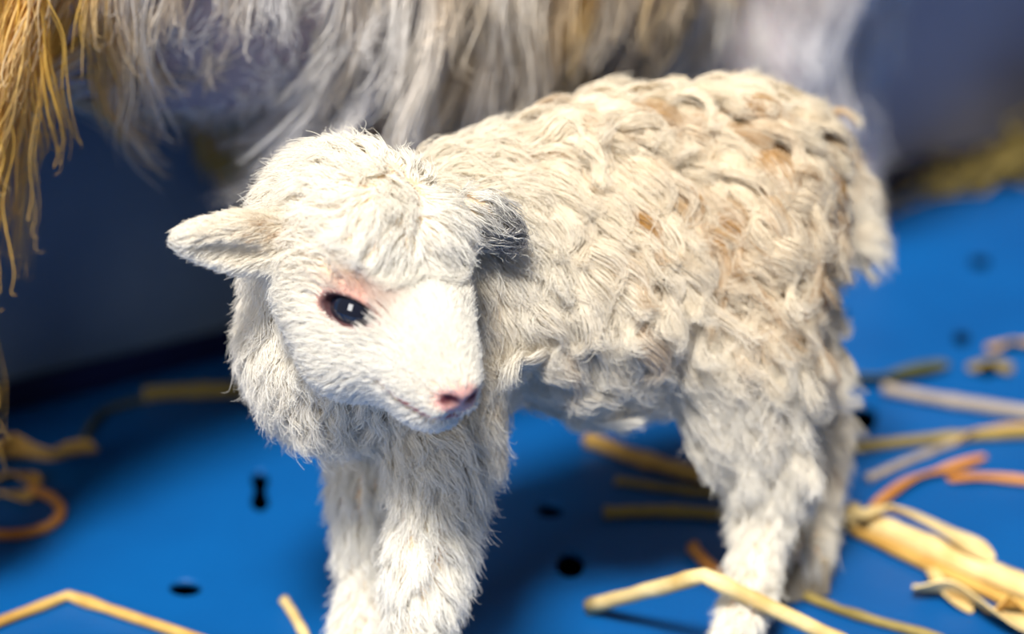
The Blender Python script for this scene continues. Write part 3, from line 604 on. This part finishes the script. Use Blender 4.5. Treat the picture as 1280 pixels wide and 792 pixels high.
adult_goat('nanny_goat', 'long-haired gold and white adult goat standing behind the kid', 
    [((-160, -150, 1.16, 0.10), (250, -150, 1.26, 0.108), 0.05), ((250, -150, 1.26, 0.108), (640, -160, 1.37, 0.10), 0.05),
     ((-80, -90, 1.185, 0.085), (-90, 40, 1.175, 0.05), 0.04),
     ((640, -230, 1.37, 0.09), (720, -470, 1.37, 0.065), 0.05), ((720, -470, 1.37, 0.065), (740, -650, 1.35, 0.055), 0.05), ((740, -650, 1.35, 0.05), (610, -590, 1.29, 0.03), 0.03), ((-180, -260, 1.14, 0.045), (-290, -330, 1.10, 0.022), 0.03)],
    [([(690, -60, 1.40, 0.075), (650, 80, 1.42, 0.045), (600, 250, 1.435, 0.028), (580, 400, 1.44, 0.020)], (574, 1.435)),
     ([(470, -60, 1.35, 0.070), (335, 145, 1.41, 0.036), (370, 250, 1.45, 0.022), (388, 360, 1.475, 0.018)], (384, 1.475)),
     ([(-120, -40, 1.16, 0.06), (-140, 180, 1.17, 0.032), (-140, 400, 1.19, 0.022)], (-150, 1.19)),
     ([(-250, -60, 1.17, 0.06), (-250, 160, 1.23, 0.032), (-250, 330, 1.27, 0.022)], (-258, 1.29))],
    [(30, -60, 1.11, (-0.1, -1, 0.1), 19, 4, 0.2, 1.0, 0.3), (110, -70, 1.13, (-0.15, -1, 0.0), 13, 3, 0.2, 0.9, 0.1), (70, 0, 1.13, (-0.15, -1, 0.0), 14, 3, 0.2, 1.0, 0.1), (20, 40, 1.13, (-0.1, -1, 0.1), 17, 4, 0.12, 1.0, 0.3), (-60, -20, 1.10, (0.15, -1, 0.1), 20, 4, 0.10, 1.0, 0.3), (-40, 80, 1.13, (0.2, -1, 0.1), 17, 4, 0.12, 1.0, 0.3),
     (190, -110, 1.15, (0.0, -1, 0), 5, 3, 0.08, 0.0, 0.0), (330, -110, 1.19, (0.0, -1, 0), 5, 3, 0.08, 0.0, 0.0), (180, 0, 1.17, (0.1, -0.6, 0), 0.7, 1, 0.1, 0.0, 0.1), (260, 0, 1.19, (0.1, -0.6, 0), 0.7, 1, 0.1, 0.0, 0.1), (340, 0, 1.21, (0.1, -0.6, 0), 0.7, 1, 0.1, 0.0, 0.1), (200, 80, 1.22, (0.1, -0.6, 0), 0.4, 1, 0.1, 0.0, 0.1), (320, 80, 1.26, (0.1, -0.6, 0), 0.4, 1, 0.1, 0.0, 0.1),
     (410, -60, 1.23, (0.05, -1, 0), 4, 3, 0.1, 0.05, 0.1), (420, 40, 1.28, (0.05, -1, 0), 3, 2, 0.1, 0.0, 0.0), (470, -20, 1.26, (-0.1, -1, 0.1), 13, 4, 0.5, 0.0, 0.0), (500, -60, 1.25, (-0.1, -1, 0.1), 15, 4, 0.5, 0.0, 0.0), (500, 40, 1.30, (-0.2, -1, 0.1), 12, 4, 0.5, 0.0, 0.0), (550, 40, 1.31, (-0.1, -1, 0.1), 12, 4, 0.5, 0.0, 0.0), (550, -80, 1.26, (0, -1, 0.1), 14, 4, 0.45, 0.1, 0.2),
     (620, 0, 1.30, (0.0, -1, 0), 11, 4, 0.38, 0.65, 0.4), (700, 20, 1.31, (0.0, -1, 0), 11, 4, 0.38, 1.0, 0.4), (780, -20, 1.35, (0.05, -1, 0), 11, 4, 0.35, 0.15, 0.15), (640, 150, 1.37, (0.0, -1, 0), 6, 3, 0.16, 0.5, 0.5), (600, 330, 1.40, (0, -1, 0), 2.5, 1, 0.15, 0.3, 0.6), (330, 120, 1.40, (0.2, -1, 0), 2.5, 2, 0.2, 0.75, 1.0), (300, 150, 1.39, (0.1, -1, 0), 2.5, 2, 0.2, 0.75, 1.0), (370, 250, 1.44, (0, -1, 0), 2, 1, 0.2, 0.3, 0.9),
     (-140, 250, 1.15, (0, -1, 0), 3, 1, 0.15, 0.6, 0.5), (-250, 200, 1.21, (0, -1, 0), 3, 1, 0.15, 0.6, 0.5), (-280, -330, 1.08, (0, -1, 0), 8, 2, 0.15, 0.8, 0.4), (730, -500, 1.32, (0, -1, 0), 5, 2, 0.15, 0.5, 0.5)],
    [(0.88, 0.86, 0.86), (0.52, 0.42, 0.22), (0.86, 0.54, 0.12)], ((-0.50, 0.95, -0.004), (0.26, 1.66, 0.62)), 50000, (0.42, 0.37, 0.42),
    udder=[((250, 20, 1.28), (330, 40, 1.30), 0.032, 0.028)])
adult_goat('adult_goat', 'white adult goat at back right, only a leg in view',
    [((1100, -690, 1.425, 0.10), (1665, -690, 1.645, 0.105), 0.05), ((1665, -720, 1.645, 0.09), (1800, -900, 1.645, 0.06), 0.05), ((1800, -900, 1.645, 0.055), (1920, -850, 1.69, 0.035), 0.03)],
    [([(1125, -520, 1.46, 0.075), (1060, -140, 1.54, 0.050), (962, 85, 1.58, 0.034), (1010, 150, 1.61, 0.027), (1000, 270, 1.62, 0.02)], (996, 1.62)),
     ([(1130, -520, 1.48, 0.06), (1080, -140, 1.59, 0.042), (1055, 40, 1.64, 0.030), (1055, 200, 1.68, 0.022)], (1052, 1.69)),
     ([(1600, -520, 1.62, 0.06), (1570, -140, 1.71, 0.035), (1570, 140, 1.78, 0.02)], (1570, 1.79)),
     ([(1660, -520, 1.70, 0.05), (1640, -140, 1.82, 0.035), (1640, 100, 1.90, 0.02)], (1640, 1.91))],
    [(1000, 0, 1.58, (-0.2, -1, 0), 4, 2, 0.16, 0, 0.0), (970, 90, 1.58, (0.1, -1, 0), 3, 2, 0.16, 0, 0.0), (1005, 180, 1.6, (0, -1, 0), 2.5, 1, 0.15, 0, 0.1), (1055, 80, 1.67, (0, -1, 0), 2.5, 1, 0.15, 0.1, 0.5), (1300, -250, 1.6, (0, -1, 0), 4, 2, 0.15, 0.1, 0.3), (1570, 0, 1.77, (0, -1, 0), 3, 1, 0.15, 0.1, 0.3), (1640, 0, 1.9, (0, -1, 0), 3, 1, 0.15, 0.1, 0.3)],
    [(0.93, 0.92, 0.94), (0.60, 0.56, 0.58), (0.55, 0.36, 0.15)], ((0.05, 1.38, -0.004), (0.92, 2.08, 0.78)), 15000, (0.5, 0.45, 0.48))

# ------------------------------------------------------------------ straw
def catmull(P, n=10):
    P = np.asarray(P, float)
    if len(P) == 2: return np.array([lerp(P[0], P[1], k / n) for k in range(n + 1)])
    E = np.vstack([2 * P[0] - P[1], P, 2 * P[-1] - P[-2]]); out = []
    for i in range(1, len(E) - 2):
        for k in range(n):
            t = k / n; a, b, c, d = E[i - 1], E[i], E[i + 1], E[i + 2]
            out.append(0.5 * ((2 * b) + (c - a) * t + (2 * a - 5 * b + 4 * c - d) * t * t + (3 * b - a - 3 * c + d) * t ** 3))
    out.append(P[-1]); return np.array(out)
def stalk(name, label, pts, r, m, sharp=False, leaf=None):
    """pts: (px, py[, z]) on the floor or z above it; a hollow-ended stalk with nodes"""
    W = [G(p[0], p[1], (p[2] if len(p) > 2 else 0) + r * 1.02) for p in pts]
    if sharp:
        path = [W[0]]
        for a, b in zip(W[:-1], W[1:]): path += [lerp(a, b, k / 8) for k in range(1, 9)]
        path = np.array(path)
    else: path = catmull(W, 8)
    n = len(path); rad = np.full(n, r); rad[::9] *= 1.18; rad[-1] *= 0.8
    V, F = tube(path, rad, 8)
    rn = rng.normal(0, 0.06, (len(V) // 8, 8)).ravel() * r; c = np.repeat(path, 8, 0); V = V + unit(V - c) * rn[:, None]
    V[:, 2] = np.maximum(V[:, 2], 0.0002)
    o = link_mesh(name, V, F, m); tag(o, label, 'straw', 'straw scattered on the blue floor'); return o
def blade(name, label, pts, width, m, thick=0.0006, twist=0.5, cat='straw'):
    """a flat dry leaf blade lying on the floor, folded along its midrib"""
    W = catmull([G(p[0], p[1], (p[2] if len(p) > 2 else 0) + 0.0015) for p in pts], 8); n = len(W); T = unit(np.gradient(W, axis=0)); V = []; F = []
    for i in range(n):
        s = i / (n - 1); w = width * (math.sin(math.pi * min(0.97, 0.10 + 0.87 * s)) ** 0.6) * (1 + 0.15 * math.sin(9 * s)); side = unit(np.cross(T[i], [0, 0, 1])); up = np.array([0, 0, 1.0])
        a = twist * math.sin(3 * s + 0.5); sd = side * math.cos(a) + up * math.sin(a); nn = np.cross(sd, T[i]); nn = nn if nn[2] > 0 else -nn
        for x, h in ((-1, 0.30), (0, 0), (1, 0.30)): V.append(W[i] + sd * w * x + nn * (w * h + thick))
        for x, h in ((1, 0.30), (0, 0), (-1, 0.30)): V.append(W[i] + sd * w * x + nn * (w * h - thick))
    V = np.array(V)
    for i in range(n - 1):
        for k in range(6): F.append((i * 6 + k, i * 6 + (k + 1) % 6, (i + 1) * 6 + (k + 1) % 6, (i + 1) * 6 + k))
    F += [tuple(range(6))[::-1], tuple((n - 1) * 6 + k for k in range(6))]
    V[:, 2] += max(0, 0.0003 - V[:, 2].min())
    o = link_mesh(name, V, F, m, smooth=False); tag(o, label, cat, 'straw scattered on the blue floor'); return o
stalk('straw_stalk', 'bent yellow straw at the bottom left corner of the blue floor', [(-60, 800), (85, 744), (290, 812)], 0.0028, S_GOLD, True)
stalk('straw_stalk', 'short pale straw end just left of the front leg', [(356, 750), (374, 780), (410, 850)], 0.0027, S_PALE)
stalk('straw_stalk', 'kinked pale straw crossing in front of the near hind leg', [(738, 757), (880, 719, 0.044), (1050, 800, 0.012), (1120, 840)], 0.0040, S_PALE, True)
stalk('straw_stalk', 'thin olive straw running out from under the far hind hoof', [(985, 735), (1060, 765), (1180, 798)], 0.0026, S_OLIVE)
stalk('straw_stalk', 'thickest pale straw stalk at right beside the hind legs', [(1062, 645), (1150, 680), (1300, 742)], 0.0072, S_PALE)
stalk('straw_stalk', 'brown-edged straw lying along the front of the thickest stalk', [(1068, 662), (1160, 706), (1300, 768)], 0.0036, S_GOLD)
blade('straw_leaf', 'broad ragged pale husk lying on the thickest straw', [(1075, 648, 0.013), (1120, 640, 0.014), (1190, 672, 0.014), (1240, 700, 0.013)], 0.010, S_PALE)
blade('straw_leaf', 'crumpled torn straw husk at the bottom right corner', [(1140, 745), (1195, 752), (1250, 780), (1300, 800)], 0.010, S_PALE, twist=0.8)
blade('straw_leaf', 'upright splinter of straw above the crumpled corner husk', [(1162, 712, 0.004), (1180, 740, 0.002), (1215, 765)], 0.005, S_PALE)
blade('straw_leaf', 'golden curled husk at the lower right frame edge', [(1235, 775), (1265, 768), (1310, 785)], 0.009, S_GOLD, twist=0.9)
blade('straw_leaf', 'bright orange straw blade right of the hind legs', [(1092, 635), (1140, 602), (1180, 590), (1232, 572)], 0.0058, S_ORANGE)
blade('straw_leaf', 'orange straw blade lying flat at the right frame edge', [(1185, 600), (1230, 598), (1300, 604)], 0.0056, S_ORANGE, twist=0.2)
stalk('straw_stalk', 'long greyish straw slanting above the yellow chaff at right', [(1105, 486), (1180, 500), (1300, 518)], 0.0042, S_GREY)
stalk('straw_stalk', 'dull olive straw between the grey straw and orange blade', [(1060, 560), (1170, 548), (1300, 540)], 0.0034, S_OLIVE)
stalk('straw_stalk', 'faint greyish straw rising toward the yellow chaff', [(1085, 598), (1150, 570), (1215, 545)], 0.0026, S_GREY)
blade('straw_leaf', 'yellow chaff flake at the right frame edge above orange blades', [(1185, 556), (1225, 543), (1300, 538)], 0.0075, S_GOLD)
blade('straw_leaf', 'dark greenish leaf scrap behind the hind legs', [(1040, 476), (1100, 478), (1185, 458)], 0.010, S_DARK)
blade('straw_leaf', 'small dark straw scrap by the round hole at right', [(1215, 465), (1240, 455), (1262, 468)], 0.008, S_OLIVE)
blade('straw_leaf', 'brownish straw scrap at the far right edge, farthest back on the floor', [(1238, 440), (1265, 432), (1310, 436)], 0.008, S_GOLD)
stalk('straw_stalk', 'golden straw in the shadow under the belly', [(735, 548), (800, 572), (895, 600)], 0.0046, S_GOLD)
stalk('straw_stalk', 'brown straw lying level behind the near hind leg', [(755, 640), (830, 638), (905, 642)], 0.0034, S_OLIVE)
stalk('straw_stalk', 'short reddish straw touching the near hind leg', [(866, 684), (885, 705), (912, 730)], 0.0034, S_ORANGE)
stalk('straw_stalk', 'thin dull straw in the shadow between front and hind legs', [(770, 600), (850, 612), (930, 622)], 0.0024, S_OLIVE)
blade('straw_leaf', 'largest golden husk at the left frame edge', [(-20, 590), (25, 582), (70, 590), (120, 574)], 0.015, S_GOLD, twist=0.9)
blade('straw_leaf', 'small golden flake between husk and curled loop at left', [(-12, 604), (20, 596), (50, 606)], 0.007, S_GOLD)
blade('straw_leaf', 'bright yellow flake inside the curled straw loop at left', [(-25, 622), (5, 620), (40, 626)], 0.007, S_GOLD)
lp = [(8 + 68 * math.cos(a), 638 + 30 * math.sin(a)) for a in np.linspace(-1.1, 2.4, 9)]
stalk('straw_stalk', 'curled loop of reddish straw at the left frame edge', lp, 0.0028, S_ORANGE)
stalk('straw_stalk', 'brown straw lying along the foot of the back wall', [(180, 492), (240, 488), (320, 486)], 0.0048, S_OLIVE)
stalk('straw_stalk', 'dim curved straw running from the back wall toward golden husk', [(190, 496), (130, 514), (105, 545)], 0.0022, S_DARK)
# a heap of loose straw against the wall, far too tangled to count
def heap():
    VV, FF = [], []; n0 = 0
    cpos = G(1285, 200) + WN * 0.02
    for i in range(240):
        a = rng.uniform(0, 6.283); rr = abs(rng.normal(0, 0.5)); ax = rng.normal(0, 0.075); ay = rng.uniform(-0.02, 0.025)
        hmax = 0.055 * math.exp(-(ax / 0.07) ** 2); z = rng.uniform(0.003, 0.006 + hmax)
        c = cpos + WDIR * (ax + 0.03) + WN * (ay * (1 - z * 6)); c[2] = z
        d = unit(WDIR * math.cos(a) + WN * math.sin(a) * 0.25 + np.array([0, 0, rng.normal(0, 0.25)])); L = rng.uniform(0.03, 0.07)
        p = np.array([c - d * L / 2, c + np.array([0, 0, 0.003]), c + d * L / 2]); p[:, 2] = np.maximum(p[:, 2], 0.0025)
        # stay in front of the wall
        off = (p - FL_A) @ WN; p += WN * max(0, 0.006 - off.min())
        V, F = tube(p, rng.uniform(0.0012, 0.0022), 5); VV.append(V); FF += [tuple(q + n0 for q in f) for f in F]; n0 += len(V)
    o = link_mesh('straw_heap', np.vstack(VV), FF, S_OLIVE); tag(o, 'loose dull golden straw heaped against the back wall at far right', 'straw', kind='stuff')
heap()
